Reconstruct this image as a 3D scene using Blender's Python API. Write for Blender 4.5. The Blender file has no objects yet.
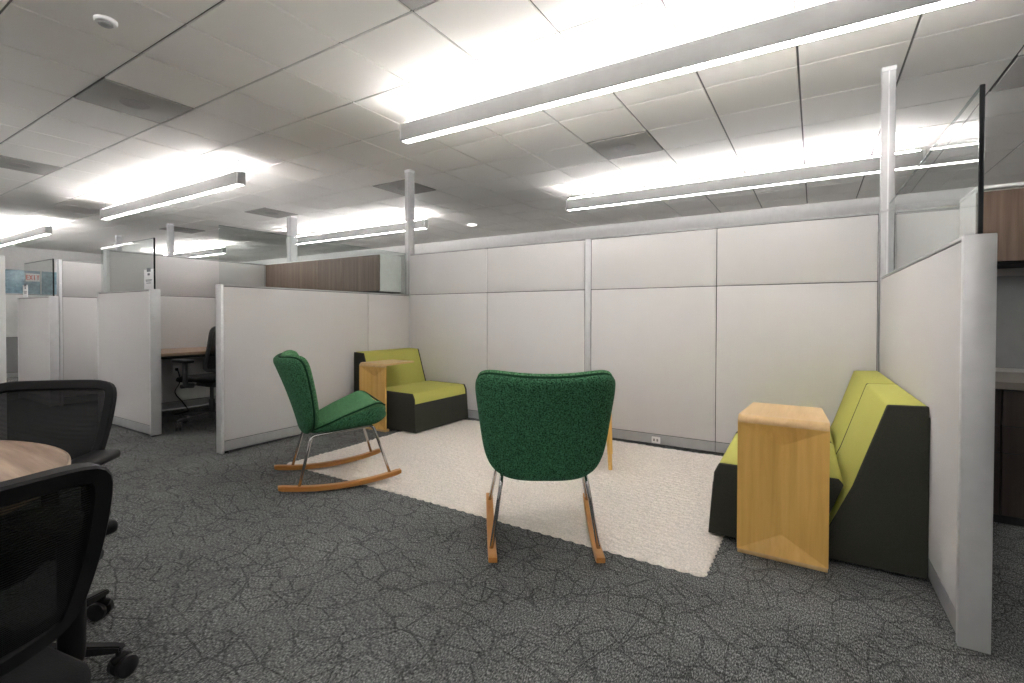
import bpy, bmesh, math, random
from mathutils import Vector, Matrix
import numpy as np

random.seed(7)
PI = math.pi
S = bpy.context.scene
C = S.collection
HC = 1.12            # camera height
CEIL = 2.845

# ------------------------------------------------------------------ materials
def new_mat(name):
    m = bpy.data.materials.new(name); m.use_nodes = True
    nt = m.node_tree; b = nt.nodes['Principled BSDF']
    return m, nt, b

def N(nt, kind, **kw):
    n = nt.nodes.new(kind)
    for k, v in kw.items():
        if k in n.inputs.keys(): n.inputs[k].default_value = v
        else: setattr(n, k, v)
    return n

def L(nt, a, b): nt.links.new(a, b)

def ramp(nt, fac, stops):
    r = nt.nodes.new('ShaderNodeValToRGB'); e = r.color_ramp.elements
    while len(e) < len(stops): e.new(0.5)
    for i, (p, c) in enumerate(stops):
        e[i].position = p; e[i].color = (*c, 1)
    L(nt, fac, r.inputs['Fac']); return r.outputs['Color']

def coords(nt, scale=(1, 1, 1), out='Object'):
    t = nt.nodes.new('ShaderNodeTexCoord'); mp = nt.nodes.new('ShaderNodeMapping')
    mp.inputs['Scale'].default_value = scale
    L(nt, t.outputs[out], mp.inputs['Vector']); return mp.outputs['Vector']

def bump(nt, b, height, strength=0.3, dist=0.002):
    n = N(nt, 'ShaderNodeBump'); n.inputs['Strength'].default_value = strength
    n.inputs['Distance'].default_value = dist
    L(nt, height, n.inputs['Height']); L(nt, n.outputs['Normal'], b.inputs['Normal'])

def plain(name, col, rough=0.5, metal=0.0, var=0.04, spec=None):
    m, nt, b = new_mat(name)
    n = N(nt, 'ShaderNodeTexNoise', Scale=14.0, Detail=3.0); L(nt, coords(nt), n.inputs['Vector'])
    c0 = tuple(max(0, x * (1 - var)) for x in col); c1 = tuple(min(1, x * (1 + var)) for x in col)
    L(nt, ramp(nt, n.outputs['Fac'], [(0.3, c0), (0.7, c1)]), b.inputs['Base Color'])
    b.inputs['Roughness'].default_value = rough; b.inputs['Metallic'].default_value = metal
    if spec is not None: b.inputs['Specular IOR Level'].default_value = spec
    return m

def fabric(name, col, scale=420, strength=0.35, var=0.12, rough=0.92, dist=0.0015, sheen=0.0, col2=None):
    m, nt, b = new_mat(name)
    v = coords(nt)
    n = N(nt, 'ShaderNodeTexNoise', Scale=float(scale), Detail=2.0); L(nt, v, n.inputs['Vector'])
    c0 = tuple(x * (1 - var) for x in col); c1 = col2 or tuple(min(1, x * (1 + var)) for x in col)
    L(nt, ramp(nt, n.outputs['Fac'], [(0.35, c0), (0.65, c1)]), b.inputs['Base Color'])
    w = N(nt, 'ShaderNodeTexVoronoi', Scale=float(scale) * .7); L(nt, v, w.inputs['Vector'])
    bump(nt, b, w.outputs['Distance'], strength, dist)
    b.inputs['Roughness'].default_value = rough; b.inputs['Specular IOR Level'].default_value = 0.25
    b.inputs['Sheen Weight'].default_value = sheen
    return m

def wood(name, stops, scale=(30, 30, 2.2), rough=0.42, detail=5.0):
    m, nt, b = new_mat(name)
    v = coords(nt, scale)
    n = N(nt, 'ShaderNodeTexNoise', Scale=1.0, Detail=detail, Roughness=0.6, Distortion=0.35); L(nt, v, n.inputs['Vector'])
    L(nt, ramp(nt, n.outputs['Fac'], stops), b.inputs['Base Color'])
    bump(nt, b, n.outputs['Fac'], 0.06, 0.001)
    b.inputs['Roughness'].default_value = rough
    return m

def emit(name, col, strength):
    m, nt, b = new_mat(name)
    b.inputs['Base Color'].default_value = (*col, 1)
    b.inputs['Emission Color'].default_value = (*col, 1)
    b.inputs['Emission Strength'].default_value = strength
    return m

def glass(name, tint=(0.925, 0.952, 0.946), refl=1.5):
    m = bpy.data.materials.new(name); m.use_nodes = True; nt = m.node_tree
    nt.nodes.remove(nt.nodes['Principled BSDF']); out = nt.nodes['Material Output']
    t = N(nt, 'ShaderNodeBsdfTransparent'); t.inputs['Color'].default_value = (*tint, 1)
    g = N(nt, 'ShaderNodeBsdfGlossy'); g.inputs['Roughness'].default_value = 0.0
    f = N(nt, 'ShaderNodeFresnel', IOR=refl); mx = N(nt, 'ShaderNodeMixShader')
    ge = N(nt, 'ShaderNodeNewGeometry'); iv = N(nt, 'ShaderNodeMath', operation='SUBTRACT'); iv.inputs[0].default_value = 1.0
    L(nt, ge.outputs['Backfacing'], iv.inputs[1]); ml = N(nt, 'ShaderNodeMath', operation='MULTIPLY')
    L(nt, f.outputs[0], ml.inputs[0]); L(nt, iv.outputs[0], ml.inputs[1]); L(nt, ml.outputs[0], mx.inputs[0]); L(nt, t.outputs[0], mx.inputs[1]); L(nt, g.outputs[0], mx.inputs[2])
    L(nt, mx.outputs[0], out.inputs['Surface'])
    return m

def carpet_mat():
    m, nt, b = new_mat('charcoal_carpet')
    # ribbed loop pile running along Y
    v = coords(nt, (250, 85, 1)); n = N(nt, 'ShaderNodeTexNoise', Scale=1.0, Detail=3.0, Roughness=0.8); L(nt, v, n.inputs['Vector'])
    pile = ramp(nt, n.outputs['Fac'], [(0.34, (0.012, 0.0125, 0.013)), (0.50, (0.098, 0.101, 0.100)), (0.64, (0.36, 0.365, 0.36))])
    # crackle of wandering dark lines
    def lines(scale, wob, w, seed):
        t = nt.nodes.new('ShaderNodeTexCoord')
        nz = N(nt, 'ShaderNodeTexNoise', Scale=3.0, Detail=1.5); L(nt, t.outputs['Object'], nz.inputs['Vector'])
        mp = N(nt, 'ShaderNodeMapping'); mp.inputs['Scale'].default_value = scale; mp.inputs['Location'].default_value = (seed, seed * .7, 0)
        L(nt, t.outputs['Object'], mp.inputs['Vector'])
        ad = N(nt, 'ShaderNodeVectorMath', operation='MULTIPLY_ADD')
        L(nt, nz.outputs['Color'], ad.inputs[0]); ad.inputs[1].default_value = (wob, wob, 0); L(nt, mp.outputs['Vector'], ad.inputs[2])
        vo = N(nt, 'ShaderNodeTexVoronoi', feature='DISTANCE_TO_EDGE', Scale=1.0, Randomness=0.9); vo.voronoi_dimensions = '2D'
        L(nt, ad.outputs[0], vo.inputs['Vector'])
        mr = N(nt, 'ShaderNodeMapRange'); mr.inputs['From Min'].default_value = w * .35; mr.inputs['From Max'].default_value = w
        L(nt, vo.outputs['Distance'], mr.inputs['Value'])
        # lines come and go
        n2 = N(nt, 'ShaderNodeTexNoise', Scale=3.4 + seed * .1, Detail=2.5); L(nt, mp.outputs['Vector'], n2.inputs['Vector']); n2.inputs['Scale'].default_value = .55
        m2 = N(nt, 'ShaderNodeMapRange'); m2.inputs['From Min'].default_value = 0.46; m2.inputs['From Max'].default_value = 0.56
        L(nt, n2.outputs['Fac'], m2.inputs['Value'])
        mx = N(nt, 'ShaderNodeMath', operation='MAXIMUM'); L(nt, mr.outputs[0], mx.inputs[0]); L(nt, m2.outputs[0], mx.inputs[1])
        return mx.outputs[0]
    a = lines((5.0, 11.0, 1), 0.55, 0.050, 1.3); c = lines((13.0, 6.0, 1), 0.6, 0.055, 5.7); d = lines((6.0, 6.0, 1), 0.6, 0.030, 9.1)
    mn = N(nt, 'ShaderNodeMath', operation='MINIMUM'); L(nt, a, mn.inputs[0]); L(nt, c, mn.inputs[1])
    mn2 = N(nt, 'ShaderNodeMath', operation='MINIMUM'); L(nt, mn.outputs[0], mn2.inputs[0]); L(nt, d, mn2.inputs[1])
    mr = N(nt, 'ShaderNodeMapRange'); mr.inputs['To Min'].default_value = 0.52; mr.inputs['To Max'].default_value = 1.0
    L(nt, mn2.outputs[0], mr.inputs['Value'])
    # soft patches
    big = N(nt, 'ShaderNodeTexNoise', Scale=2.2, Detail=2.0); L(nt, coords(nt), big.inputs['Vector'])
    m3 = N(nt, 'ShaderNodeMapRange'); m3.inputs['From Min'].default_value = .3; m3.inputs['From Max'].default_value = .7
    m3.inputs['To Min'].default_value = .84; m3.inputs['To Max'].default_value = 1.16; L(nt, big.outputs['Fac'], m3.inputs['Value'])
    ml = N(nt, 'ShaderNodeMath', operation='MULTIPLY'); L(nt, mr.outputs[0], ml.inputs[0]); L(nt, m3.outputs[0], ml.inputs[1])
    mul = N(nt, 'ShaderNodeVectorMath', operation='SCALE'); L(nt, pile, mul.inputs[0]); L(nt, ml.outputs[0], mul.inputs['Scale'])
    L(nt, mul.outputs[0], b.inputs['Base Color'])
    b.inputs['Roughness'].default_value = 0.95; b.inputs['Specular IOR Level'].default_value = 0.1
    bump(nt, b, n.outputs['Fac'], 0.5, 0.004)
    return m

M = {}
M['carpet'] = carpet_mat()
M['tile'] = fabric('ceiling_tile', (0.85, 0.825, 0.79), scale=260, strength=0.12, var=0.03)
M['grid_slot_shade'] = plain('ceiling_grid_slot_shade', (0.16, 0.155, 0.148), 0.8)
M['wall'] = plain('wall_paint', (0.60, 0.59, 0.58), 0.8)
M['panel'] = fabric('panel_fabric', (0.585, 0.569, 0.565), scale=520, strength=0.25, var=0.05)
M['panel_white'] = plain('white_panel', (0.7, 0.7, 0.69), 0.5)
M['panel_grey'] = plain('grey_panel', (0.26, 0.26, 0.265), 0.6)
M['silver'] = plain('silver_paint', (0.62, 0.62, 0.625), 0.38, 0.35)
M['silver_light'] = plain('pale_silver', (0.43, 0.428, 0.43), 0.4, 0.15)
M['base'] = plain('base_grey', (0.36, 0.36, 0.37), 0.4, 0.3)
M['core'] = plain('dark_reveal', (0.03, 0.03, 0.032), 0.8)
M['glass'] = glass('clear_glass')
M['edge'] = plain('black_glass_edge', (0.006, 0.008, 0.010), 0.2)
M['glass_edge'] = plain('pale_glass_edge', (0.30, 0.36, 0.35), 0.2)
M['white'] = plain('white_paint', (0.80, 0.79, 0.78), 0.45)
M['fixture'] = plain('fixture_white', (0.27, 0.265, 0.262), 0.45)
M['lens_up'] = emit('uplight_lens', (1.0, 0.985, 0.985), 88.0)
M['lens_down'] = emit('downlight_lens', (1.0, 0.985, 0.98), 13.0)
M['can'] = emit('can_light', (1.0, 0.98, 0.95), 6.0)
M['vent'] = fabric('vent_perforated', (0.36, 0.345, 0.325), scale=330, strength=0.4, var=0.25)
M['vent_dark'] = plain('vent_duct', (0.26, 0.25, 0.24), 0.7)
M['green'] = fabric('green_boucle', (0.013, 0.074, 0.029), scale=170, strength=0.9, var=0.5, dist=0.004, sheen=0.0, col2=(0.062, 0.215, 0.105))
M['green_light'] = fabric('green_cushion_boucle', (0.045, 0.165, 0.062), scale=170, strength=0.8, var=0.4, dist=0.004, col2=(0.125, 0.32, 0.15))
M['piping'] = fabric('green_piping', (0.010, 0.050, 0.022), scale=300, strength=0.4, var=0.2)
M['lime'] = fabric('lime_upholstery', (0.47, 0.458, 0.118), scale=480, strength=0.25, var=0.10)
M['moss'] = fabric('dark_moss_upholstery', (0.040, 0.040, 0.031), scale=480, strength=0.3, var=0.2)
M['maple'] = wood('maple_ply', [(0.3, (0.66, 0.375, 0.088)), (0.5, (0.74, 0.44, 0.112)), (0.7, (0.80, 0.50, 0.145))], (26, 26, 1.6), 0.38)
M['maple_top'] = wood('maple_ply_top', [(0.3, (0.55, 0.345, 0.14)), (0.5, (0.61, 0.40, 0.18)), (0.7, (0.66, 0.45, 0.22))], (26, 2.0, 26), 0.38)
M['rocker'] = wood('oak_rocker', [(0.3, (0.36, 0.145, 0.030)), (0.5, (0.45, 0.195, 0.045)), (0.7, (0.53, 0.25, 0.065))], (40, 3, 40), 0.4)
M['walnut'] = wood('walnut_laminate', [(0.28, (0.070, 0.042, 0.028)), (0.5, (0.125, 0.080, 0.056)), (0.72, (0.20, 0.135, 0.098))], (24, 24, 0.7), 0.45, 6.0)
M['walnut_dark'] = wood('dark_walnut_laminate', [(0.28, (0.020, 0.014, 0.011)), (0.5, (0.038, 0.027, 0.022)), (0.72, (0.062, 0.045, 0.036))], (24, 24, 0.7), 0.4, 6.0)
M['oak'] = wood('oak_tabletop', [(0.34, (0.14, 0.088, 0.060)), (0.5, (0.25, 0.172, 0.124)), (0.66, (0.40, 0.300, 0.225))], (1.6, 20, 20), 0.45, 6.0)
M['oak_edge'] = plain('oak_edge_band', (0.42, 0.30, 0.20), 0.5)
M['desk'] = wood('desk_laminate', [(0.25, (0.22, 0.135, 0.09)), (0.5, (0.31, 0.20, 0.14)), (0.75, (0.38, 0.26, 0.19))], (22, 2.5, 22), 0.45, 5.0)
M['counter'] = plain('counter_laminate', (0.19, 0.165, 0.145), 0.4)
M['chrome'] = plain('chrome', (0.62, 0.62, 0.62), 0.10, 1.0, 0.01)
M['black'] = plain('black_plastic', (0.0035, 0.0035, 0.004), 0.5, 0, 0.1, 0.22)
M['black_soft'] = fabric('black_seat_fabric', (0.004, 0.004, 0.0045), scale=500, strength=0.3, var=0.2)
M['dark_grey'] = plain('dark_grey_plastic', (0.03, 0.03, 0.032), 0.5, 0, 0.1)
M['rubber'] = plain('caster_rubber', (0.010, 0.010, 0.011), 0.35, 0, 0.1)
M['paper'] = plain('white_paper', (0.85, 0.85, 0.85), 0.7)
M['ink'] = plain('grey_print', (0.16, 0.17, 0.19), 0.8)
M['red'] = emit('red_letters', (0.6, 0.11, 0.08), 0.12)
M['teal'] = plain('office_glass_teal', (0.20, 0.285, 0.28), 0.12, 0, 0.35)
M['blue_glass'] = plain('office_glass_blue', (0.22, 0.34, 0.40), 0.12, 0, 0.3)
M['rug'] = fabric('cream_wool', (0.665, 0.612, 0.555), scale=120, strength=0.85, var=0.14, dist=0.004)

def mesh_fabric(name, col, open_):
    m = bpy.data.materials.new(name); m.use_nodes = True; nt = m.node_tree
    b = nt.nodes['Principled BSDF']; out = nt.nodes['Material Output']
    b.inputs['Base Color'].default_value = (*col, 1); b.inputs['Roughness'].default_value = .7
    b.inputs['Specular IOR Level'].default_value = 0.2
    t = N(nt, 'ShaderNodeBsdfTransparent')
    w = N(nt, 'ShaderNodeTexWave', Scale=75.0, bands_direction='Z'); L(nt, coords(nt), w.inputs['Vector'])
    mr = N(nt, 'ShaderNodeMapRange'); mr.inputs['To Min'].default_value = open_[0]; mr.inputs['To Max'].default_value = open_[1]
    L(nt, w.outputs['Fac'], mr.inputs['Value'])
    mx = N(nt, 'ShaderNodeMixShader'); L(nt, mr.outputs[0], mx.inputs[0]); L(nt, b.outputs[0], mx.inputs[1]); L(nt, t.outputs[0], mx.inputs[2])
    L(nt, mx.outputs[0], out.inputs['Surface'])
    return m
M['mesh'] = mesh_fabric('black_mesh_fabric', (0.005, 0.005, 0.0055), (0.0, 0.13))

# ------------------------------------------------------------------ mesh helpers
def BM(): return bmesh.new()

def box(bm, x0, x1, y0, y1, z0, z1, bev=0.0, seg=2):
    vs = [bm.verts.new((x, y, z)) for x in (x0, x1) for y in (y0, y1) for z in (z0, z1)]
    fs = [bm.faces.new([vs[i] for i in f]) for f in ((0, 1, 3, 2), (4, 6, 7, 5), (0, 4, 5, 1), (2, 3, 7, 6), (0, 2, 6, 4), (1, 5, 7, 3))]
    bmesh.ops.recalc_face_normals(bm, faces=fs)
    if bev > 0:
        es = list({e for f in fs for e in f.edges})
        bmesh.ops.bevel(bm, geom=es, offset=bev, segments=seg, affect='EDGES', profile=0.5)
    return bm

def poly_extrude(bm, pts, axis, a, b, bev=0.0, seg=3):
    """pts in the plane normal to axis ('x' -> (y,z), 'z' -> (x,y), 'y' -> (x,z))."""
    def P(p, t):
        return {'x': (t, p[0], p[1]), 'y': (p[0], t, p[1]), 'z': (p[0], p[1], t)}[axis]
    v0 = [bm.verts.new(P(p, a)) for p in pts]; v1 = [bm.verts.new(P(p, b)) for p in pts]
    n = len(pts); fs = [bm.faces.new(v0), bm.faces.new(v1[::-1])]
    for i in range(n):
        j = (i + 1) % n; fs.append(bm.faces.new((v0[i], v0[j], v1[j], v1[i])))
    bmesh.ops.recalc_face_normals(bm, faces=fs)
    if bev > 0:
        es = list({e for f in fs for e in f.edges})
        bmesh.ops.bevel(bm, geom=es, offset=bev, segments=seg, affect='EDGES', profile=0.5)
    return bm

def tube(bm, pts, r, n=12, closed=False, flat=1.0):
    """tube along pts (Vectors); r a number or list."""
    pts = [Vector(p) for p in pts]; m = len(pts)
    rs = r if isinstance(r, (list, tuple)) else [r] * m
    rings = []; up = None
    for i, p in enumerate(pts):
        a = pts[(i - 1) % m] if (closed or i > 0) else pts[i]
        b = pts[(i + 1) % m] if (closed or i < m - 1) else pts[i]
        t = (b - a).normalized()
        if up is None:
            up = Vector((0, 0, 1)) if abs(t.z) < .9 else Vector((1, 0, 0))
        u = (up - t * up.dot(t)).normalized(); w = t.cross(u); up = u
        rings.append([bm.verts.new(p + u * rs[i] * math.cos(2 * PI * k / n) * flat + w * rs[i] * math.sin(2 * PI * k / n)) for k in range(n)])
    for i in range(m if closed else m - 1):
        A, B = rings[i], rings[(i + 1) % m]
        off = 0
        if closed and i == m - 1:
            off = min(range(n), key=lambda o: (A[0].co - B[o].co).length)
        for k in range(n):
            bm.faces.new((A[k], A[(k + 1) % n], B[(k + 1 + off) % n], B[(k + off) % n]))
    if not closed:
        bm.faces.new(rings[0][::-1]); bm.faces.new(rings[-1])
    bmesh.ops.recalc_face_normals(bm, faces=bm.faces[:])
    return bm

def smooth_path(pts, k=6):
    """Catmull-Rom through pts."""
    P = [Vector(p) for p in pts]; out = []
    for i in range(len(P) - 1):
        p0 = P[max(i - 1, 0)]; p1 = P[i]; p2 = P[i + 1]; p3 = P[min(i + 2, len(P) - 1)]
        for j in range(k):
            t = j / k
            out.append(0.5 * ((2 * p1) + (p2 - p0) * t + (2 * p0 - 5 * p1 + 4 * p2 - p3) * t * t + (3 * p1 - p0 - 3 * p2 + p3) * t ** 3))
    out.append(P[-1]); return out

def cyl(bm, p0, p1, r0, r1=None, n=24):
    return tube(bm, [p0, p1], [r0, r0 if r1 is None else r1], n)

def lathe(bm, prof, n=24, c=(0, 0, 0)):
    rings = []
    for r, z in prof:
        rings.append([bm.verts.new((c[0] + r * math.cos(2 * PI * k / n), c[1] + r * math.sin(2 * PI * k / n), c[2] + z)) for k in range(n)])
    for A, B in zip(rings, rings[1:]):
        for k in range(n): bm.faces.new((A[k], A[(k + 1) % n], B[(k + 1) % n], B[k]))
    bm.faces.new(rings[0][::-1]); bm.faces.new(rings[-1])
    bmesh.ops.recalc_face_normals(bm, faces=bm.faces[:])
    return bm

def grid_surface(bm, P, nu, nv, wrap_u=False):
    """P[i][j] Vector grid -> faces."""
    V = [[bm.verts.new(P[i][j]) for j in range(nv)] for i in range(nu)]
    for i in range(nu if wrap_u else nu - 1):
        for j in range(nv - 1):
            bm.faces.new((V[i][j], V[(i + 1) % nu][j], V[(i + 1) % nu][j + 1], V[i][j + 1]))
    return V

def obj(name, bm, mat, parent=None, smooth=35, mat2=None):
    me = bpy.data.meshes.new(name); bm.to_mesh(me); bm.free()
    me.materials.append(mat)
    if mat2: me.materials.append(mat2)
    o = bpy.data.objects.new(name, me); C.objects.link(o)
    if parent: o.parent = parent
    if smooth:
        try:
            for p in me.polygons: p.use_smooth = True
            me.set_sharp_from_angle(angle=math.radians(smooth))
        except Exception: pass
    return o

def tag(o, label, cat, group=None):
    o['label'] = label; o['category'] = cat
    if group: o['group'] = group
    return o

def thing(name, label, cat, loc=(0, 0, 0), rotz=0, group=None):
    o = bpy.data.objects.new(name, None); o.empty_display_size = .2; C.objects.link(o)
    o.location = loc; o.rotation_euler = (0, 0, rotz)
    return tag(o, label, cat, group)

def struct(name, bm, mat, smooth=0):
    o = obj(name, bm, mat, None, smooth); o['kind'] = 'structure'; return o

def dup(root, loc, rotz, label, group=None):
    r = root.copy(); C.objects.link(r); r.location = loc; r.rotation_euler = (0, 0, rotz)
    r['label'] = label
    if group: r['group'] = group
    for ch in list(root.children):
        c = ch.copy(); C.objects.link(c); c.parent = r
        for g in list(ch.children):
            d = g.copy(); C.objects.link(d); d.parent = c
    return r

# ------------------------------------------------------------------ camera
F_PX = 484.99; YAW = math.radians(31.947); PITCH = math.radians(0.788); ROLL = math.radians(0.1334); CY = 322.875
cam = bpy.data.cameras.new('camera'); co = bpy.data.objects.new('camera', cam); C.objects.link(co)
cam.sensor_width = 36; cam.sensor_fit = 'HORIZONTAL'; cam.lens = 36 * F_PX / 1024
cam.shift_y = -(341.5 - CY) / 1024
cam.clip_start = 0.05; cam.clip_end = 100
fw = Vector((-math.sin(YAW) * math.cos(PITCH), math.cos(YAW) * math.cos(PITCH), -math.sin(PITCH)))
r0 = Vector((math.cos(YAW), math.sin(YAW), 0)); u0 = r0.cross(fw)
rr = r0 * math.cos(ROLL) + u0 * math.sin(ROLL); uu = -r0 * math.sin(ROLL) + u0 * math.cos(ROLL)
mt = Matrix((rr, uu, -fw)).transposed().to_4x4(); mt.translation = (0, 0, HC)
co.matrix_world = mt
S.camera = co
def W(lat, dep):     # ground position from distance to the right of / ahead of the camera
    return (lat * math.cos(YAW) - dep * math.sin(YAW), lat * math.sin(YAW) + dep * math.cos(YAW))

# ------------------------------------------------------------------ room shell
X0, X1, Y0, Y1 = -17.0, 5.2, -5.4, 8.65
bm = BM(); box(bm, X0 - .1, X1 + .1, Y0 - .1, Y1 + .1, -.1, 0); struct('floor', bm, M['carpet'])

T = 0.61; TX = -0.11; TY = 2.04      # ceiling grid origin
VENTS = {}                           # cells taken by vents (i, j)
def cell(x, y): return (math.floor((x - TX) / T), math.floor((y - TY) / T))
vent_pts = [(-4.7, 1.7), (-1.6, 4.8), (-4.7, 4.8), (-7.8, 4.8), (-7.8, 1.7), (-1.6, 1.7), (-10.8, 4.8), (1.5, 4.8)]
vent_cells = [cell(*p) for p in vent_pts]
bm = BM()
# backing coloured dark to stand for shadow in the slots between tiles
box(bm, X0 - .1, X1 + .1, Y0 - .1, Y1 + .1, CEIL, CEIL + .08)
g = 0.006; dz = 0.010; ch = 0.0025
i0, i1 = math.floor((X0 - TX) / T), math.ceil((X1 - TX) / T); j0, j1 = math.floor((Y0 - TY) / T), math.ceil((Y1 - TY) / T)
for i in range(i0, i1):
    for j in range(j0, j1):
        if (i, j) in vent_cells: continue
        xa, xb = max(TX + i * T + g, X0), min(TX + (i + 1) * T - g, X1)
        ya, yb = max(TY + j * T + g, Y0), min(TY + (j + 1) * T - g, Y1)
        if xb - xa < .03 or yb - ya < .03: continue
        top = [bm.verts.new(p) for p in ((xa, ya, CEIL), (xb, ya, CEIL), (xb, yb, CEIL), (xa, yb, CEIL))]
        low = [bm.verts.new(p) for p in ((xa + ch, ya + ch, CEIL - dz), (xb - ch, ya + ch, CEIL - dz), (xb - ch, yb - ch, CEIL - dz), (xa + ch, yb - ch, CEIL - dz))]
        bm.faces.new(low[::-1])
        for k in range(4): bm.faces.new((top[k], low[k], low[(k + 1) % 4], top[(k + 1) % 4]))
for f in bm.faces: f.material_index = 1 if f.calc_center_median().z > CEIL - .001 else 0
ce = struct('ceiling', bm, M['tile']); ce.data.materials.append(M['grid_slot_shade'])

for nm, a in (('wall_far', (X0, X1, Y1, Y1 + .1)), ('wall_near', (X0, X1, Y0 - .1, Y0)), ('wall_left', (X0 - .1, X0, Y0, Y1)), ('wall_right', (X1, X1 + .1, Y0, Y1))):
    bm = BM(); box(bm, *a, 0, CEIL); struct(nm, bm, M['wall'])
# framed recess high on the far wall, seen over the right-hand partition
bm = BM()
box(bm, .92, 4.9, Y1 - .06, Y1 - .001, 2.61, 2.68, .004); box(bm, .92, 1.01, Y1 - .06, Y1 - .001, .12, 2.60, .004); box(bm, 4.81, 4.9, Y1 - .06, Y1 - .001, .12, 2.60, .004)
struct('trim_1', bm, M['white'])
bm = BM(); box(bm, X0, X1, Y1 - .012, Y1 - .0005, 0, .11, .003); struct('baseboard_far', bm, M['panel_grey'])
bm = BM(); box(bm, X0 + .0005, X0 + .012, Y0, Y1, 0, .11, .003); struct('baseboard_left', bm, M['panel_grey'])
# glazed offices along the left wall
def office_window(nm, y0, y1, z0, z1, n, mat):
    bm = BM(); d = X0 + .05; t = .025
    box(bm, X0 + .001, d, y0 - .05, y0, z0 - .05, z1 + .05); box(bm, X0 + .001, d, y1, y1 + .05, z0 - .05, z1 + .05)
    box(bm, X0 + .001, d, y0, y1, z1, z1 + .05); box(bm, X0 + .001, d, y0, y1, z0 - .05, z0)
    for k in range(1, n):
        y = y0 + (y1 - y0) * k / n; box(bm, X0 + .001, d, y - t / 2, y + t / 2, z0, z1)
    o = struct(nm, bm, M['silver'])
    bm = BM(); box(bm, X0 + .006, X0 + .022, y0, y1, z0, z1)
    p = obj('pane', bm, mat, o, 0); return o
office_window('window_1', 1.2, 7.2, 1.66, 2.25, 8, M['blue_glass'])
office_window('window_2', 1.2, 7.2, 0.95, 1.58, 8, M['teal'])

# ------------------------------------------------------------------ ceiling fittings
for k, (p, (ci, cj)) in enumerate(zip(vent_pts, vent_cells)):
    lab = ['dark perforated ceiling vent with round duct at upper left of ceiling',
           'dark square ceiling vent between the two long right-hand pendant lights',
           'dark ceiling vent behind the top of the pole at left partition corner',
           'small dark ceiling vent above the wood overhead cabinets',
           'dark ceiling vent cut off by the left edge of photo',
           'dark ceiling vent at the top edge of photo near its middle',
           'faint ceiling vent far left beyond the short power poles',
           'dark ceiling vent over the walnut-cabinet cubicle at right'][k]
    xa, ya = TX + ci * T, TY + cj * T
    t = thing('ceiling_vent', lab, 'vent', (xa + T / 2, ya + T / 2, CEIL - .02), 0, 'ceiling vents')
    bm = BM(); h = T / 2 - .012; box(bm, -h, h, -h, h, .006, .0195, .002); obj('grille', bm, M['vent'], t)
    bm = BM(); cyl(bm, (0, 0, .0035), (0, 0, .0062), .10, .10, 40); obj('duct_ring', bm, M['vent_dark'], t)

t = thing('smoke_detector', 'round white smoke detector on the ceiling at upper left', 'smoke detector', (-3.51, 1.16, CEIL - .0105))
bm = BM(); lathe(bm, [(.056, 0), (.056, -.014), (.05, -.020), (.02, -.021)], 32); obj('base', bm, M['white'], t)
bm = BM(); lathe(bm, [(.036, -.0205), (.036, -.028), (.028, -.034), (.01, -.036)], 32); obj('sensor_cap', bm, M['fixture'], t)

for lab, x, y in (('fire sprinkler head on ceiling just above the long nearest pendant light', -2.21, 2.92 - .18),
                  ('fire sprinkler head on ceiling above the far right pendant light', -2.23, 5.80),
                  ('fire sprinkler head on ceiling above the short left pendant light', -6.58, 2.80)):
    t = thing('sprinkler', lab, 'sprinkler', (x, y, CEIL - .0095), 0, 'ceiling sprinklers')
    bm = BM(); lathe(bm, [(.035, 0), (.034, -.006), (.012, -.010)], 24); obj('escutcheon', bm, M['silver_light'], t)
    bm = BM(); cyl(bm, (0, 0, -.008), (0, 0, -.030), .008, .006, 12); cyl(bm, (0, 0, -.030), (0, 0, -.034), .016, .016, 16); obj('deflector', bm, M['silver'], t)

t = thing('recessed_downlight', 'small round recessed downlight glowing on the distant ceiling', 'downlight', (-5.46, 7.33, CEIL - .0095))
bm = BM(); lathe(bm, [(.11, 0), (.11, -.006), (.085, -.008), (.085, -.002)], 32); obj('trim_ring', bm, M['white'], t)
bm = BM(); lathe(bm, [(.083, -.001), (.083, -.004)], 32); obj('lens', bm, M['can'], t)

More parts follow.
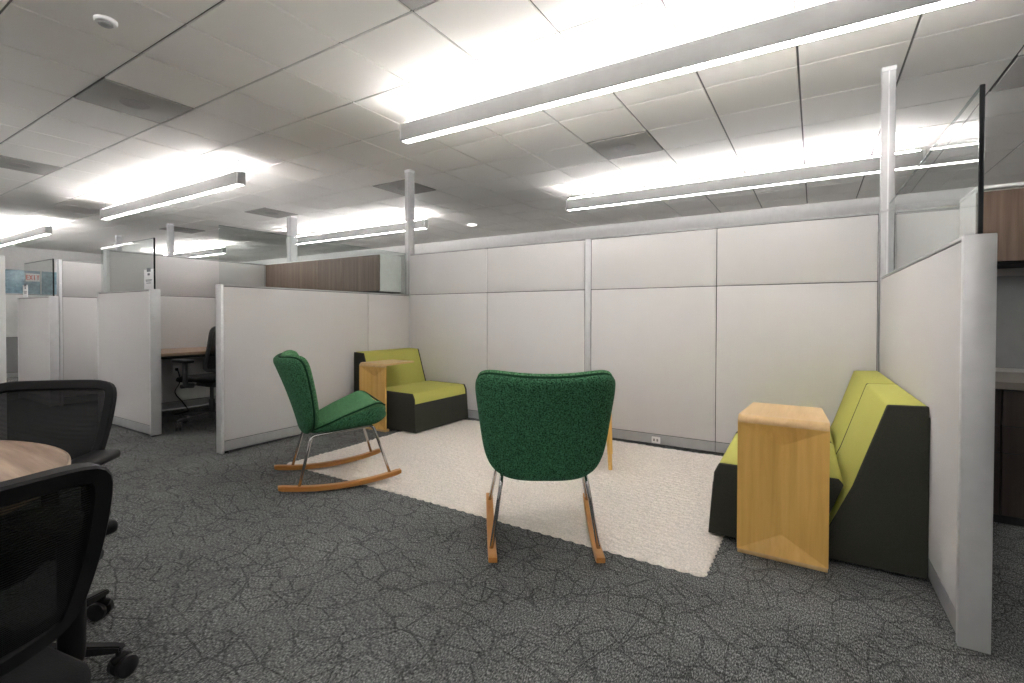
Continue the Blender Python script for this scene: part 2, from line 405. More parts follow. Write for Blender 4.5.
# linear pendants: up and down light
LX, LZ0, LZ1, LW = 3.73, 2.555, 2.695, .09
def make_pendant(label, loc):
    t = thing('pendant_light', label, 'pendant light', loc, 0, 'linear pendant lights')
    z0, z1 = LZ0 - CEIL, LZ1 - CEIL; h = LW / 2
    bm = BM()
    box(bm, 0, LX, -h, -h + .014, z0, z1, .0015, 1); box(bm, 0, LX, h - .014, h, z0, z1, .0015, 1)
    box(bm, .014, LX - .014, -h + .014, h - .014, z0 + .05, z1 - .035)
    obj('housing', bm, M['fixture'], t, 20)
    for xa, xb in ((-.004, .014), (LX - .014, LX + .004)):
        bm = BM(); box(bm, xa, xb, -h - .001, h + .001, z0 - .001, z1 + .001, .0015, 1); obj('end_cap', bm, M['silver_light'], t, 20)
    bm = BM(); box(bm, .016, LX - .016, -h + .0145, h - .0145, z0 - .001, z0 + .012); obj('lower_lens', bm, M['lens_down'], t)
    bm = BM(); box(bm, .014, LX - .014, -h + .013, h - .013, z1 - .008, z1 - .002); obj('top_tray', bm, M['white'], t, 0)
    bm = BM(); box(bm, .03, LX - .03, -.011, .011, z1 - .002, z1 + .017); obj('upper_lens', bm, M['lens_up'], t, 0)
    bm = BM(); box(bm, .028, LX - .028, -.014, .014, z1 + .0172, z1 + .0195, .001, 1); obj('lens_cap', bm, M['white'], t, 0)
    for x in (.06, LX - .06):
        bm = BM(); cyl(bm, (x, 0, z1 + .018), (x, 0, -.012), .0022, .0022, 8)
        w = obj('suspension_cable', bm, M['chrome'], t)
        bm = BM(); lathe(bm, [(.026, -.010), (.026, -.016), (.008, -.030), (.004, -.034)], 20, (x, 0, 0)); obj('ceiling_cup', bm, M['silver_light'], w)
    return t
p0 = make_pendant('long white linear pendant light nearest the camera, running off top right', (-2.9, 2.95, CEIL))
for lab, x, y in (('long white linear pendant light above the back partition at right', -2.86, 6.0),
                  ('short-looking white pendant light at upper left above the cubicles', -9.06, 2.95),
                  ('distant white pendant light crossing the pole at left partition corner', -9.13, 6.0),
                  ('white pendant light cut by the left photo edge', -15.2, 2.95),
                  ('white pendant light over the near left table, above the photo', -2.9, -.1),
                  ('white pendant light over the aisle left of photo', -9.06, -.1),
                  ('farthest white pendant light seen only through partition glass', -15.3, 6.0),
                  ('white pendant light over the right-hand cubicle beyond photo', 3.25, 2.95),
                  ('added unseen pendant light far left over the aisle, brightening the left side', -15.2, -.1),  # from here on: unseen pendants added to brighten the left side
                  ('added unseen pendant light behind the camera toward the left, for fill', -9.06, -3.15),
                  ('added unseen pendant light straight behind the camera, for fill', -2.9, -3.15)):
    dup(p0, (x, y, CEIL), 0, lab)

# ------------------------------------------------------------------ cubicle partitions
def partition(label, loc, rotz, length, height, secs, t=.08, seam=None, base_h=.105, cap=True, end0=.03, end1=.03,
              panel='panel', pole_gap=None, lower=None, glass_rng=None, glass_top=None, black_end=None, posts=()):
    """runs along local +x from the empty; local y 0..t is the thickness; secs are x positions of vertical seams."""
    T_ = thing('cubicle_partition', label, 'partition', loc, rotz, 'cubicle partitions')
    gp = .0028
    bm = BM(); box(bm, .004, length - .004, .006, t - .006, .03, height - .012); obj('core', bm, M['core'], T_, 0)
    xs = [end0] + list(secs) + [length - end1]
    zs = [base_h] + ([seam] if seam else []) + [height - .014]
    solid = [(a, b) for a, b in posts]
    for xa, xb in zip(xs, xs[1:]):
        if any(abs(xa - a) < 1e-6 and abs(xb - b) < 1e-6 for a, b in solid):
            bm = BM(); box(bm, xa + gp, xb - gp, -.001, t + .001, .0, height, .002, 1); obj('post', bm, M['silver'], T_, 20); continue
        for k, (za, zb) in enumerate(zip(zs, zs[1:])):
            bm = BM(); box(bm, xa + gp, xb - gp, 0, t, za + gp, zb - gp, .003, 2)
            obj('fabric_panel', bm, M[lower if (lower and k == 0) else panel], T_, 40)
        bm = BM(); box(bm, xa + gp * .5, xb - gp * .5, .002, t - .002, .022, base_h - .002, .003, 1); obj('base_rail', bm, M['base'], T_, 20)
    bm = BM(); box(bm, .003, length - .003, -.001, t + .001, height - .0125, height, .002, 1); obj('top_cap', bm, M['silver_light'], T_, 20)
    if end0: bm = BM(); box(bm, 0, end0, -.002, t + .002, .005, height + .001, .003, 2); obj('end_cap', bm, M['silver'], T_, 30)
    if end1: bm = BM(); box(bm, length - end1, length, -.002, t + .002, .016, height + .001, .003, 2); obj('end_cap', bm, M['silver'], T_, 30)
    for x in (.06, length - .06):
        bm = BM(); cyl(bm, (x, t / 2, 0), (x, t / 2, .03), .018, .012, 16); obj('glide', bm, M['black'], T_)
    if glass_rng:
        a, b = glass_rng
        bm = BM(); box(bm, a, b, t / 2 - .005, t / 2 + .005, height + .001, glass_top); obj('glass_pane', bm, M['glass'], T_, 0)
        bm = BM(); box(bm, a, b, t / 2 - .0052, t / 2 + .0052, glass_top, glass_top + .002); obj('glass_top_edge', bm, M['glass_edge'], T_, 0)
        if black_end:
            x = a if black_end == 'a' else b
            bm = BM(); box(bm, x - .004, x + .004, t / 2 - .007, t / 2 + .007, height + .001, glass_top + .004, .002, 1); obj('glass_edge_strip', bm, M['edge'], T_, 20)
    return T_

HW = 1.845; HP = 1.37
YB = 4.195
# lounge back wall, x -4.03 .. 0.38 (wide sections with a grey post between)
bw0 = -4.03
partition('tall pale back partition of the lounge, full width behind the rug', (bw0, YB, 0), 0, .375 - bw0, HW,
          [-2.927 - bw0, -1.818 - bw0, -1.756 - bw0, -.673 - bw0], seam=HP - .003, end0=0.004, end1=0.004, posts=[(-1.818 - bw0, -1.756 - bw0)])
# small cable bracket / connector on its base rail
t = thing('floor_outlet', 'small white outlet box on grey base of the back partition', 'outlet', (-1.148, YB - .001, .03))
bm = BM(); box(bm, -.036, .036, -.016, .0, 0, .055, .004, 2); obj('cover', bm, M['white'], t)
for x in (-.014, .014):
    bm = BM(); box(bm, x - .008, x + .008, -.0175, -.0155, .018, .04, .001, 1); obj('socket', bm, M['fixture'], t)

# left lounge partition (runs away from camera), face at x = -4.03
partition('low pale partition behind the side-on green rocking chair', (-4.03, 2.06, 0), PI / 2, YB - 2.06, HP,
          [1.512], end0=.022, end1=.004, glass_rng=(.01, YB - 2.06 - .02), glass_top=HW)
# right lounge partition, leaning a touch off the grid
ra = math.atan2(.424 - .385, YB - 2.19)
partition('low pale partition at right with broad silver end and tall glass', (.424 + .079, 2.183, 0), PI / 2 + ra, YB - 2.19, 1.395,
          [], t=.079, end0=.03, end1=.004, glass_rng=(.006, YB - 2.19 - .06), glass_top=1.885, black_end='a')
# booth behind the left lounge partition
partition('back partition of the booth carrying the wood overhead cabinets', (-6.382, YB, 0), 0, 2.262, HW, [.75, 1.5], seam=HP - .003, end0=.004, end1=.004)
partition('tall left side partition of the booth with the wall desk', (-6.382, 2.095, 0), PI / 2, YB - 2.095, 1.82, [1.75], seam=1.345, end0=.03, end1=.004)
partition('low partition with silver end left of the booth opening', (-6.365, 2.01, 0), 0, 1.225, 1.36, [], end0=.03, end1=.03,
          glass_rng=(.0, 1.21), glass_top=1.83, black_end='b')
# next cubicle left
partition('tall narrow partition left of the booth, seen over the mesh chair', (-7.82, 2.10, 0), PI / 2, 2.1, 1.80, [.9], seam=1.345, end0=.03, end1=.03)
partition('low partition with glass at far left beyond the mesh chair', (-9.06, 2.01, 0), 0, 1.25, 1.35, [], end0=.03, end1=.03,
          glass_rng=(.14, 1.235), glass_top=1.80, black_end='b')
partition('low partition with glass grazing the extreme left edge of the photo', (-3.20, -1.95, 0), PI / 2, 2.62, 1.395, [1.3], end0=.03, end1=.05, glass_rng=(.02, 2.60), glass_top=1.80, black_end='b')
partition('distant two-tone white and grey partition at far left', (-12.0, .6, 0), PI / 2, 3.4, 1.50, [1.7], seam=.73, panel='panel_white', lower='panel_grey', end0=.03, end1=.03)
partition('back partition of the far left cubicle', (-10.1, YB, 0), 0, 2.19, HW, [1.1], seam=HP - .003)
# right cubicle back wall
partition('back partition of the right-hand cubicle behind walnut cabinets', (.46, YB + .06, 0), 0, 2.9, HW, [1.0, 1.9], seam=HP - .003, end0=.004, end1=.03)
partition('far side partition of the right-hand cubicle outside the photo', (3.4, 1.6, 0), PI / 2, YB - 1.6, HW, [1.2], seam=HP - .003)

# power poles
def pole(label, x0, x1, y0, y1, zb, zt=CEIL - .0095):
    t = thing('power_pole', label, 'power pole', ((x0 + x1) / 2, (y0 + y1) / 2, zb), 0, 'power poles')
    hx, hy, h = (x1 - x0) / 2, (y1 - y0) / 2, zt - zb
    bm = BM(); box(bm, -hx, hx, -hy, hy, 0, h, .004, 2); obj('shaft', bm, M['silver_light'], t, 30)
    bm = BM(); box(bm, -.004, .004, -hy - .0012, -hy + .001, .0, h - .02); box(bm, -hx - .0012, -hx + .001, -.004, .004, 0, h - .02); obj('cable_groove', bm, M['silver'], t, 0)
    bm = BM(); box(bm, -hx - .003, hx + .003, -hy - .003, hy + .003, h - .03, h - .0002, .002, 1); obj('ceiling_collar', bm, M['silver'], t, 20)
    bm = BM(); box(bm, -hx - .002, hx + .002, -hy - .002, hy + .002, HW - zb if HW > zb + .1 else .002, (HW - zb if HW > zb + .1 else 0.002) + .018, .002, 1); obj('clamp', bm, M['silver_light'], t, 20)
pole('tall pale power pole at the right end of back partition', .3805, .4575, YB, YB + .079, .0)
pole('pale power pole at the left corner of the lounge', -4.11, -4.033, YB + .001, YB + .085, .0)
pole('power pole above the wood overhead cabinets', -7.74, -7.62, 5.06, 5.18, 0)
pole('slim dark power pole beyond the booth glass', -10.31, -10.22, 4.30, 4.39, 0)
pole('shortest power pole at far left', -12.77, -12.68, 4.35, 4.44, 0)
partition('distant partition behind the booth under a power pole', (-8.3, 5.19, 0), 0, 2.6, HW, [1.3], seam=HP - .003)

# ------------------------------------------------------------------ overhead cabinets
def overhead(label, x0, x1, y0, y1, z0, z1, splits, group, side='white'):
    t = thing('overhead_cabinet', label, 'cabinet', ((x0 + x1) / 2, (y0 + y1) / 2, z0), 0, group)
    hx, hy, h = (x1 - x0) / 2, (y1 - y0) / 2, z1 - z0
    bm = BM(); box(bm, -hx, hx, -hy + .02, hy, .0, h, .002, 1); obj('carcass', bm, M[side], t, 20)
    bm = BM(); box(bm, -hx + .004, hx - .004, -hy + .022, hy - .004, -.012, .0); obj('bottom_panel', bm, M['core'], t, 0)
    e = [-hx] + [-hx + s for s in splits] + [hx]
    for a, b in zip(e, e[1:]):
        bm = BM(); box(bm, a + .0025, b - .0025, -hy, -hy + .0195, .004, h - .012, .0015, 1); d = obj('door', bm, M['walnut'], t, 20)
        bm = BM(); box(bm, a + .0025, b - .0025, -hy - .004, -hy + .004, -.004, .0035, .001, 1); obj('edge_pull', bm, M['black'], d, 20)
    return t
overhead('wood overhead cabinet at the left end, above the booth', -6.378, -5.27, 3.85, YB - .0005, 1.40, 1.825, [.45], 'booth overhead cabinets')
overhead('wood overhead cabinet with white side, at booth corner beside the pole', -5.265, -4.17, 3.85, YB - .0005, 1.40, 1.825, [.45], 'booth overhead cabinets')
c = overhead('walnut overhead cabinet at the right edge of the photo', .80, 2.35, 3.87, YB + .056, 1.44, 1.865, [.40, 1.0], 'right cubicle cabinets')
bm = BM(); box(bm, -.778, .778, -.205, .19, .426, .445, .002, 1); obj('top_panel', bm, M['white'], c, 20)

# right cubicle counter with drawers
t = thing('storage_cabinet', 'dark wood drawer cabinet behind the right partition', 'cabinet', (1.55, 3.9, 0))
bm = BM(); box(bm, -.95, .95, -.29, .34, .05, .735, .002, 1); obj('carcass', bm, M['walnut_dark'], t, 20)
bm = BM(); box(bm, -.94, .94, -.26, .30, 0, .05); obj('plinth', bm, M['core'], t, 0)
for a, b in ((-.945, -.70), (-.69, -.05), (-.04, .94)):
    for za, zb in ((.06, .39), (.396, .535), (.541, .728)):
        bm = BM(); box(bm, a, b, -.31, -.291, za, zb, .0015, 1); d = obj('drawer', bm, M['walnut_dark'], t, 20)
        bm = BM(); box(bm, a, b, -.309, -.296, zb + .0005, zb + .004); obj('finger_pull', bm, M['core'], d, 0)
t = tag(obj('countertop', box(BM(), .595, 2.55, 3.575, YB + .055, .7355, .775, .003, 2), M['counter'], None, 20), 'grey-brown countertop on the dark drawer cabinet at right edge', 'countertop')
bm = BM(); box(bm, .61, 2.5, YB + .045, YB + .058, .80, 1.38, .003, 1)
tag(obj('tack_board', bm, M['panel_grey'], None, 20), 'dark grey tack board under the right walnut overhead cabinet', 'board')

# ------------------------------------------------------------------ booth desk, cord, papers
t = thing('desk', 'brown desk with dark leg inside the booth at left', 'desk', (-6.035, 3.1, 0))
bm = BM(); box(bm, -.335, .475, -.98, 1.07, .705, .735, .003, 2); obj('desktop', bm, M['desk'], t, 20)
bm = BM(); box(bm, -.28, .25, -.92, 1.0, .66, .7045); obj('underframe', bm, M['core'], t, 0)
for y in (-.80, .9):
    bm = BM(); box(bm, -.10, -.02, y - .035, y + .035, .04, .66, .004, 1); box(bm, -.31, .30, y - .04, y + .04, .004, .045, .006, 2); obj('leg', bm, M['dark_grey'], t, 20)
t = thing('wall_outlet', 'small outlet under the booth desk with black plug', 'outlet', (-6.380, 2.75, .44))
bm = BM(); box(bm, 0, .006, -.035, .035, 0, .09, .003, 2); obj('cover_plate', bm, M['silver'], t)
bm = BM(); box(bm, .006, .03, -.014, .014, .03, .062, .004, 2); obj('plug', bm, M['black'], t)
bm = BM(); tube(bm, smooth_path([(-6.155, 2.69, .48), (-6.12, 2.69, .44), (-6.13, 2.70, .33), (-6.15, 2.66, .22), (-6.13, 2.73, .10), (-6.05, 2.75, .02), (-5.95, 2.70, .010), (-5.9, 2.55, .008)], 6), .007, 8)
for v in bm.verts: v.co -= Vector((-6.188, 2.69, .44))
obj('power_cord', bm, M['black'], t)
def paper(label, loc, w, h):
    t = thing('paper_notice', label, 'paper notice', loc, 0, 'paper notices on glass')
    bm = BM(); box(bm, -w / 2, w / 2, -.0012, 0, 0, h); obj('sheet', bm, M['paper'], t, 0)
    bm = BM()
    for k, (zz, ww, hh) in enumerate(((.88, .42, .035), (.70, .25, .02), (.46, .70, .006), (.40, .60, .006), (.30, .5, .006))):
        box(bm, -w * ww / 2, w * ww / 2, -.0016, -.0011, h * zz, h * zz + hh)
    obj('print', bm, M['ink'], t, 0)
paper('white notice taped to booth glass near its black edge', (-5.255, 2.044, 1.362), .19, .185)
paper('white notice on the far left partition glass', (-8.87, 2.044, 1.352), .2, .165)

t = thing('exit_sign', 'small red exit sign on the far left wall seen through glass', 'exit sign', (X0 + .03, 4.05, 1.98))
t.rotation_euler = (0, 0, PI / 2)
bm = BM(); box(bm, -.135, .135, -.0, .028, 0, .2, .004, 1); obj('housing', bm, M['white'], t, 20)
bm = BM()
def bar(x0, x1, z0, z1): box(bm, x0, x1, -.004, -.0005, z0, z1)
w = .02
bar(-.125, -.125 + w, .04, .16); [bar(-.125, -.075, z, z + w) for z in (.04, .09, .14)]
for s in (1, -1):
    poly_extrude(bm, [(-.035 - s * .025 - .01, .04), (-.035 - s * .025 + .012, .04), (-.035 + s * .025 + .01, .16), (-.035 + s * .025 - .012, .16)], 'y', -.004 - .0004 * s, -.0005)
bar(.02, .02 + w, .04, .16); bar(.07, .125, .14, .16); bar(.0875, .1075, .04, .14)
obj('letters', bm, M['red'], t, 0)

# ------------------------------------------------------------------ rug
def rug():
    x0, x1, y0, y1 = -3.37, -.395, 2.20, 4.165
    res = .0085; nx = int((x1 - x0) / res); ny = int((y1 - y0) / res)
    X, Y = np.meshgrid(np.linspace(x0, x1, nx), np.linspace(y0, y1, ny), indexing='ij')
    rng = np.random.default_rng(3)
    ph = .008 * np.sin(X * 3.1 + 1) + .006 * np.sin(X * 7.3)
    row = (Y - y0 + ph) / .044; r = np.floor(row); fr = row - r - .5
    off = rng.random(200)[np.clip(r.astype(int), 0, 199)]
    sgn = np.where(r.astype(int) % 2 == 0, 1.0, -1.0)
    col = (X - x0 + sgn * fr * .042) / .062 + off; c_ = np.floor(col); fc = col - c_ - .5
    amp = rng.random((200, 200))[np.clip(r.astype(int), 0, 199), np.clip(c_.astype(int), 0, 199)]
    bumpv = np.sqrt(np.clip(1 - (fr * 2) ** 2, 0, 1)) * np.sqrt(np.clip(1 - (np.abs(fc) * 2) ** 2.6, 0, 1))
    Z = .001 + .0135 * bumpv ** .8 * (.55 + .45 * amp) + .0012 * np.sin(X * 5) * np.sin(Y * 4)
    # scalloped borders
    e = np.minimum(np.minimum(X - x0, x1 - X), np.minimum(Y - y0, y1 - Y))
    edge = np.clip(e / .02, 0, 1)
    Z = Z * (0.25 + .75 * np.sqrt(edge))
    sx = .012 * np.abs(np.sin((X - x0) / .062 * PI)); sy = .009 * np.abs(np.sin((Y - y0) / .044 * PI))
    fall = np.clip(1 - np.minimum(Y - y0, y1 - Y) / .03, 0, 1); fallx = np.clip(1 - np.minimum(X - x0, x1 - X) / .03, 0, 1)
    Y2 = Y + np.where(Y - y0 < y1 - Y, -1, 1) * sx * fall + .006 * np.sin(X * 2.3) * fall
    X2 = X + np.where(X - x0 < x1 - X, -1, 1) * sy * fallx + .008 * np.sin(Y * 3.0) * fallx
    V = np.stack([X2, Y2, Z], -1).reshape(-1, 3)
    I = np.arange(nx * ny).reshape(nx, ny)
    Fc = np.stack([I[:-1, :-1], I[1:, :-1], I[1:, 1:], I[:-1, 1:]], -1).reshape(-1, 4)
    # skirt
    b = np.concatenate([I[:, 0], I[-1, 1:], I[::-1, -1][1:], I[0, ::-1][1:-1]])
    sk = V[b].copy(); sk[:, 2] = .0005; n0 = len(V); V = np.vstack([V, sk])
    k = np.arange(len(b)); k2 = (k + 1) % len(b)
    F2 = np.stack([b[k2], b[k], n0 + k, n0 + k2], -1)
    me = bpy.data.meshes.new('area_rug')
    me.from_pydata(V.tolist(), [], np.vstack([Fc, F2]).tolist()); me.update()
    for p in me.polygons: p.use_smooth = True
    me.materials.append(M['rug'])
    o = bpy.data.objects.new('area_rug', me); C.objects.link(o)
    tag(o, 'chunky cream woven rug on the grey carpet under the rocking chairs', 'rug')
rug()

# ------------------------------------------------------------------ lounge seats
def make_lounge(label, loc, rotz):
    t = thing('lounge_seat', label, 'sofa', loc, rotz, 'lime lounge seats')
    W2 = .389; sp = .012
    seat = [(.008, .03), (.03, .335), (.052, .385), (.555, .390), (.575, .366), (.445, .03)]
    back = [(.455, .03), (.601, .365), (.721, .744), (.860, .750), (.864, .03)]
    z = thing
    bm = BM(); poly_extrude(bm, seat, 'x', -W2 + sp, W2 - sp, .018, 3); obj('seat_cushion', bm, M['lime'], t, 50)
    bm = BM(); poly_extrude(bm, back, 'x', -W2 + sp, W2 - sp, .012, 3); obj('backrest', bm, M['lime'], t, 50)
    sseat = [(.002, .018), (.026, .332), (.050, .383), (.552, .388), (.571, .363), (.442, .018)]
    sback = [(.452, .018), (.602, .365), (.722, .741), (.862, .747), (.867, .018)]
    for s in (-1, 1):
        a, b = (s * W2, s * (W2 - sp - .004)); a, b = min(a, b), max(a, b)
        bm = BM(); poly_extrude(bm, sseat, 'x', a, b, .006, 2); obj('seat_side', bm, M['moss'], t, 50)
        bm = BM(); poly_extrude(bm, sback, 'x', a, b, .006, 2); obj('back_side', bm, M['moss'], t, 50)
    bm = BM(); poly_extrude(bm, [(.001, .018), (.0205, .285), (.04, .285), (.03, .018)], 'x', -W2 + .003, W2 - .003, .004, 2); obj('front_panel', bm, M['moss'], t, 50)
    bm = BM(); box(bm, -W2 + .003, W2 - .003, .852, .8665, .022, .70, .004, 2); obj('rear_panel', bm, M['moss'], t, 50)
    bm = BM(); box(bm, -W2 + .02, W2 - .02, .05, .83, .018, .05); obj('base_board', bm, M['core'], t, 0)
    for x in (-.33, .33):
        for y in (.28, .78):
            bm = BM(); cyl(bm, (x, y, 0), (x, y, .02), .022, .022, 16); obj('foot', bm, M['black'], t)
    return t
def along_right(y):      # lounge origin so that its back rests on the right partition
    return (.424 - (y - 2.19) * math.tan(ra) - .8672, y, 0)
lr = make_lounge('lime and charcoal lounge seat nearest, at right behind the wooden side table', along_right(3.006), -PI / 2 + ra)
dup(lr, along_right(3.785), -PI / 2 + ra, 'lime lounge seat at right touching the back partition, beyond its twin')
dl = dup(lr, (-3.162, 3.782, 0), PI / 2, 'lime and charcoal lounge seat alone in the left corner'); dl.scale = (1.05, 1, 1)

# ------------------------------------------------------------------ bent-ply side tables
def make_ctable(label, loc, rotz):
    t = thing('side_table', label, 'side table', loc, rotz, 'bent plywood side tables')
    hw, zt, e, tr, th, R = .183, .655, .031, .095, .016, .034
    # folded front panel: outer skin at y = 0 with a valley fold, inner skin behind
    def skin(off):
        return {'TL': (-hw, off, zt - R), 'TR': (hw, off, zt - R), 'BL': (-hw, off, R * .6), 'BR': (hw, off, R * .6),
                'TM': (0, off + e, zt - R - tr), 'BM': (0, off + e, R * .6 + tr)}
    bm = BM()
    o_ = {k: bm.verts.new(v) for k, v in skin(0).items()}; i_ = {k: bm.verts.new(v) for k, v in skin(th).items()}
    for tri in (('TL', 'TM', 'TR'), ('BL', 'BR', 'BM'), ('TL', 'BL', 'BM', 'TM'), ('TR', 'TM', 'BM', 'BR')):
        bm.faces.new([o_[k] for k in tri]); bm.faces.new([i_[k] for k in tri][::-1])
    for a, b in (('TL', 'TR'), ('TR', 'BR'), ('BR', 'BL'), ('BL', 'TL')): bm.faces.new((o_[a], o_[b], i_[b], i_[a]))
    bmesh.ops.recalc_face_normals(bm, faces=bm.faces[:])
    obj('side_panel', bm, M['maple'], t, 1)
    # top: bend + tapering board
    def ribbon(zc, sign, ylen, w_end, mat, nm):
        bm = BM(); prof = []
        n = 8
        for k in range(n + 1):
            a = PI / 2 * k / n
            prof.append(((R - R * math.cos(a), zc + sign * R * math.sin(a), hw), (R - (R - th) * math.cos(a), zc + sign * (R - th) * math.sin(a), hw)))
        prof.append(((ylen - .01, zc + sign * R, w_end + .002), (ylen - .01, zc + sign * (R - th), w_end + .002)))
        prof.append(((ylen, zc + sign * (R - .004), w_end - .004), (ylen, zc + sign * (R - th + .004), w_end - .004)))
        rows = []
        for (yo, zo, w_), (yi, zi, w2) in prof:
            rows.append([bm.verts.new((-w_, yo, zo)), bm.verts.new((w_, yo, zo)), bm.verts.new((w2, yi, zi)), bm.verts.new((-w2, yi, zi))])
        for A, B in zip(rows, rows[1:]):
            for k in range(4): bm.faces.new((A[k], A[(k + 1) % 4], B[(k + 1) % 4], B[k]))
        bm.faces.new(rows[0]); bm.faces.new(rows[-1][::-1])
        bmesh.ops.recalc_face_normals(bm, faces=bm.faces[:])
        obj(nm, bm, mat, t, 40)
    ribbon(zt - R, 1, .43, .155, M['maple_top'], 'tabletop')
    # foot: short sole tucked under
    bm = BM(); box(bm, -hw + .002, hw - .002, .001, .055, .0, .0215, .004, 2); obj('foot', bm, M['maple_top'], t, 30)
    return t
ct = make_ctable('bent maple side table at right, beside the lime lounge seats', (-.121, 2.515, 0), 0)
dup(ct, (-3.672, 3.300, 0), 0, 'bent maple side table at left over the corner lounge seat')

# low table hidden behind the rocking chair, one wood leg showing
t = thing('coffee_table', 'small table half hidden behind the back-view rocking chair, one wood leg showing', 'table', (-1.572, 3.415, .0175), math.radians(20))
bm = BM(); box(bm, -.30, .30, -.22, .22, .525, .545, .006, 3); obj('tabletop', bm, M['white'], t)
bm = BM(); box(bm, -.24, .24, -.165, .165, .485, .5245, .002, 1); obj('apron', bm, M['maple'], t, 20)
for sx in (-1, 1):
    for sy in (-1, 1):
        bm = BM(); tube(bm, [(sx * .26, sy * .185, .5245), (sx * .285, sy * .205, 0)], [.024, .014], 4); obj('leg', bm, M['maple'], t, 20)

# ------------------------------------------------------------------ green rocking chairs
def se(n, p=2.6):
    """unit superellipse points"""
    out = []
    for k in range(n):
        a = 2 * PI * k / n; c, s = math.cos(a), math.sin(a)
        out.append((math.copysign(abs(c) ** (2 / p), c), math.copysign(abs(s) ** (2 / p), s)))
    return out

def make_rocker(label, loc, rotz):
    """front faces local +y."""
    t = thing('rocking_chair', label, 'rocking chair', loc, rotz, 'green rocking chairs')
    # ---- back: sheet mapped over a rounded outline, wrapped forward at the sides
    zb, zt = .345, .842
    def back_pt(a, b, off, grow=1.0):
        """(a,b) in the unit disk-square; off = distance in front of the outer face"""
        v = (b + 1) / 2
        hwid = .262 + .066 * min(1, v * 1.1) ** .85
        x = a * hwid * grow
        z = zb + (zt - zb) * (v if grow == 1 else (b * grow + 1) / 2)
        q = abs(a) ** 2.2
        z += .030 * q * v + .010 * (off > .05) * v
        s = -.235 + (-.405 + .235) * v + (.03 + .085 * v) * q + off
        return Vector((x, s + .012 * math.sin(PI * v), z + off * .30))
    def sheet(bm, off0, off1, p, shrink, nu=40, nv=30):
        def mapq(u, v):
            # square -> superellipse-rounded outline
            uu_, vv_ = u, v
            pp = p if vv_ >= 0 else 4.0
            k = (abs(uu_) ** pp + abs(vv_) ** pp) ** (1 / pp) if (uu_ or vv_) else 0
            m_ = max(abs(uu_), abs(vv_))
            f = (m_ / k) if k > 1e-9 else 1
            return uu_ * f * shrink, vv_ * f * shrink
        def edge(u, v):
            m_ = max(abs(u), abs(v)); d = (1 - m_) / .16
            return math.sqrt(max(0, 1 - (1 - min(1, d)) ** 2))
        mid = (off0 + off1) / 2; h = (off1 - off0) / 2
        us = [-1 + 2 * i / (nu - 1) for i in range(nu)]; vs = [-1 + 2 * j / (nv - 1) for j in range(nv)]
        us = [math.sin(u * PI / 2) * .6 + u * .4 for u in us]; vs = [math.sin(v * PI / 2) * .6 + v * .4 for v in vs]
        G = {}
        for sd in (1, -1):
            for i, u in enumerate(us):
                for j, v in enumerate(vs):
                    a, b = mapq(u, v); ed = edge(u, v)
                    if sd == -1 and (i in (0, nu - 1) or j in (0, nv - 1)): G[sd, i, j] = G[1, i, j]; continue
                    G[sd, i, j] = bm.verts.new(back_pt(a, b, mid + sd * h * ed))
        for sd in (1, -1):
            for i in range(nu - 1):
                for j in range(nv - 1):
                    q = [G[sd, i, j], G[sd, i + 1, j], G[sd, i + 1, j + 1], G[sd, i, j + 1]]
                    bm.faces.new(q if sd == -1 else q[::-1])
        bmesh.ops.recalc_face_normals(bm, faces=bm.faces[:])
        return mapq
    bm = BM(); mq = sheet(bm, 0, .050, 7, 1.0); obj('back_shell', bm, M['green'], t, 180)
    bm = BM(); sheet(bm, .036, .088, 7, .985); obj('back_cushion', bm, M['green_light'], t, 180)
    # piping in the groove between the two
    ring = []
    for k in range(120):
        a = 2 * PI * k / 120; u, v = math.cos(a), math.sin(a); m_ = max(abs(u), abs(v)); u, v = u / m_, v / m_
        aa, bb = mq(u, v); ring.append(back_pt(aa * .985, bb * .985, .046))
    bm = BM(); tube(bm, ring, .0055, 8, True); obj('back_piping', bm, M['piping'], t, 180)
    # ---- seat: shell + cushion lofted from rear to front
    def hw_(q):      # half width along q = 0 (rear) .. 1 (front)
        return .200 + .092 * min(1, q / .72) ** .75 if q < .8 else .292 - .035 * ((q - .8) / .2) ** 2.2
    def zmid(q):     # seam line
        return .398 + .148 * q ** 1.1 - (.0 if q < .8 else .060 * ((q - .8) / .2) ** 2)
    def s_(q): return -.19 + .475 * q
    def loft(bm, lo, hi, shrink, dish, nq=34, n=48, p=3.2):
        rows = []
        for i in range(nq):
            q0 = i / (nq - 1); q = .5 - .5 * math.cos(PI * q0) if True else q0
            e = min(q / .10, (1 - q) / .19); e = math.sqrt(max(0.0, 1 - (1 - min(1, e)) ** 2)); e = max(e, .03)
            zl, zh = lo(q), hi(q); zc, hh = (zl + zh) / 2, (zh - zl) / 2
            row = []
            for cx, cz in se(n, p):
                x = cx * hw_(q) * shrink * (0.80 + .20 * e)
                z = zc + cz * hh * (.18 + .82 * e)
                r_ = abs(x) / .30
                z += dish * (r_ ** 2.4) * (1 if cz > -.2 else .35) * min(1, q * 2.5)
                row.append(Vector((x, s_(q), z)))
            rows.append(row)
        P = [[rows[i][k] for i in range(nq)] for k in range(n)]
        V = grid_surface(bm, P, n, nq, True)
        bm.faces.new([V[k][0] for k in range(n)]); bm.faces.new([V[k][nq - 1] for k in range(n)][::-1])
        bmesh.ops.recalc_face_normals(bm, faces=bm.faces[:])
    bm = BM(); loft(bm, lambda q: .358 + .022 * q + .022 * max(0, (q - .75) / .25) ** 2, lambda q: zmid(q) - .004, 1.0, .042, p=3.6); obj('seat_shell', bm, M['green'], t, 180)
    bm = BM(); loft(bm, lambda q: zmid(q) - .045, lambda q: zmid(q) + .018, .972, .040, p=3.4); obj('seat_cushion', bm, M['green_light'], t, 180)
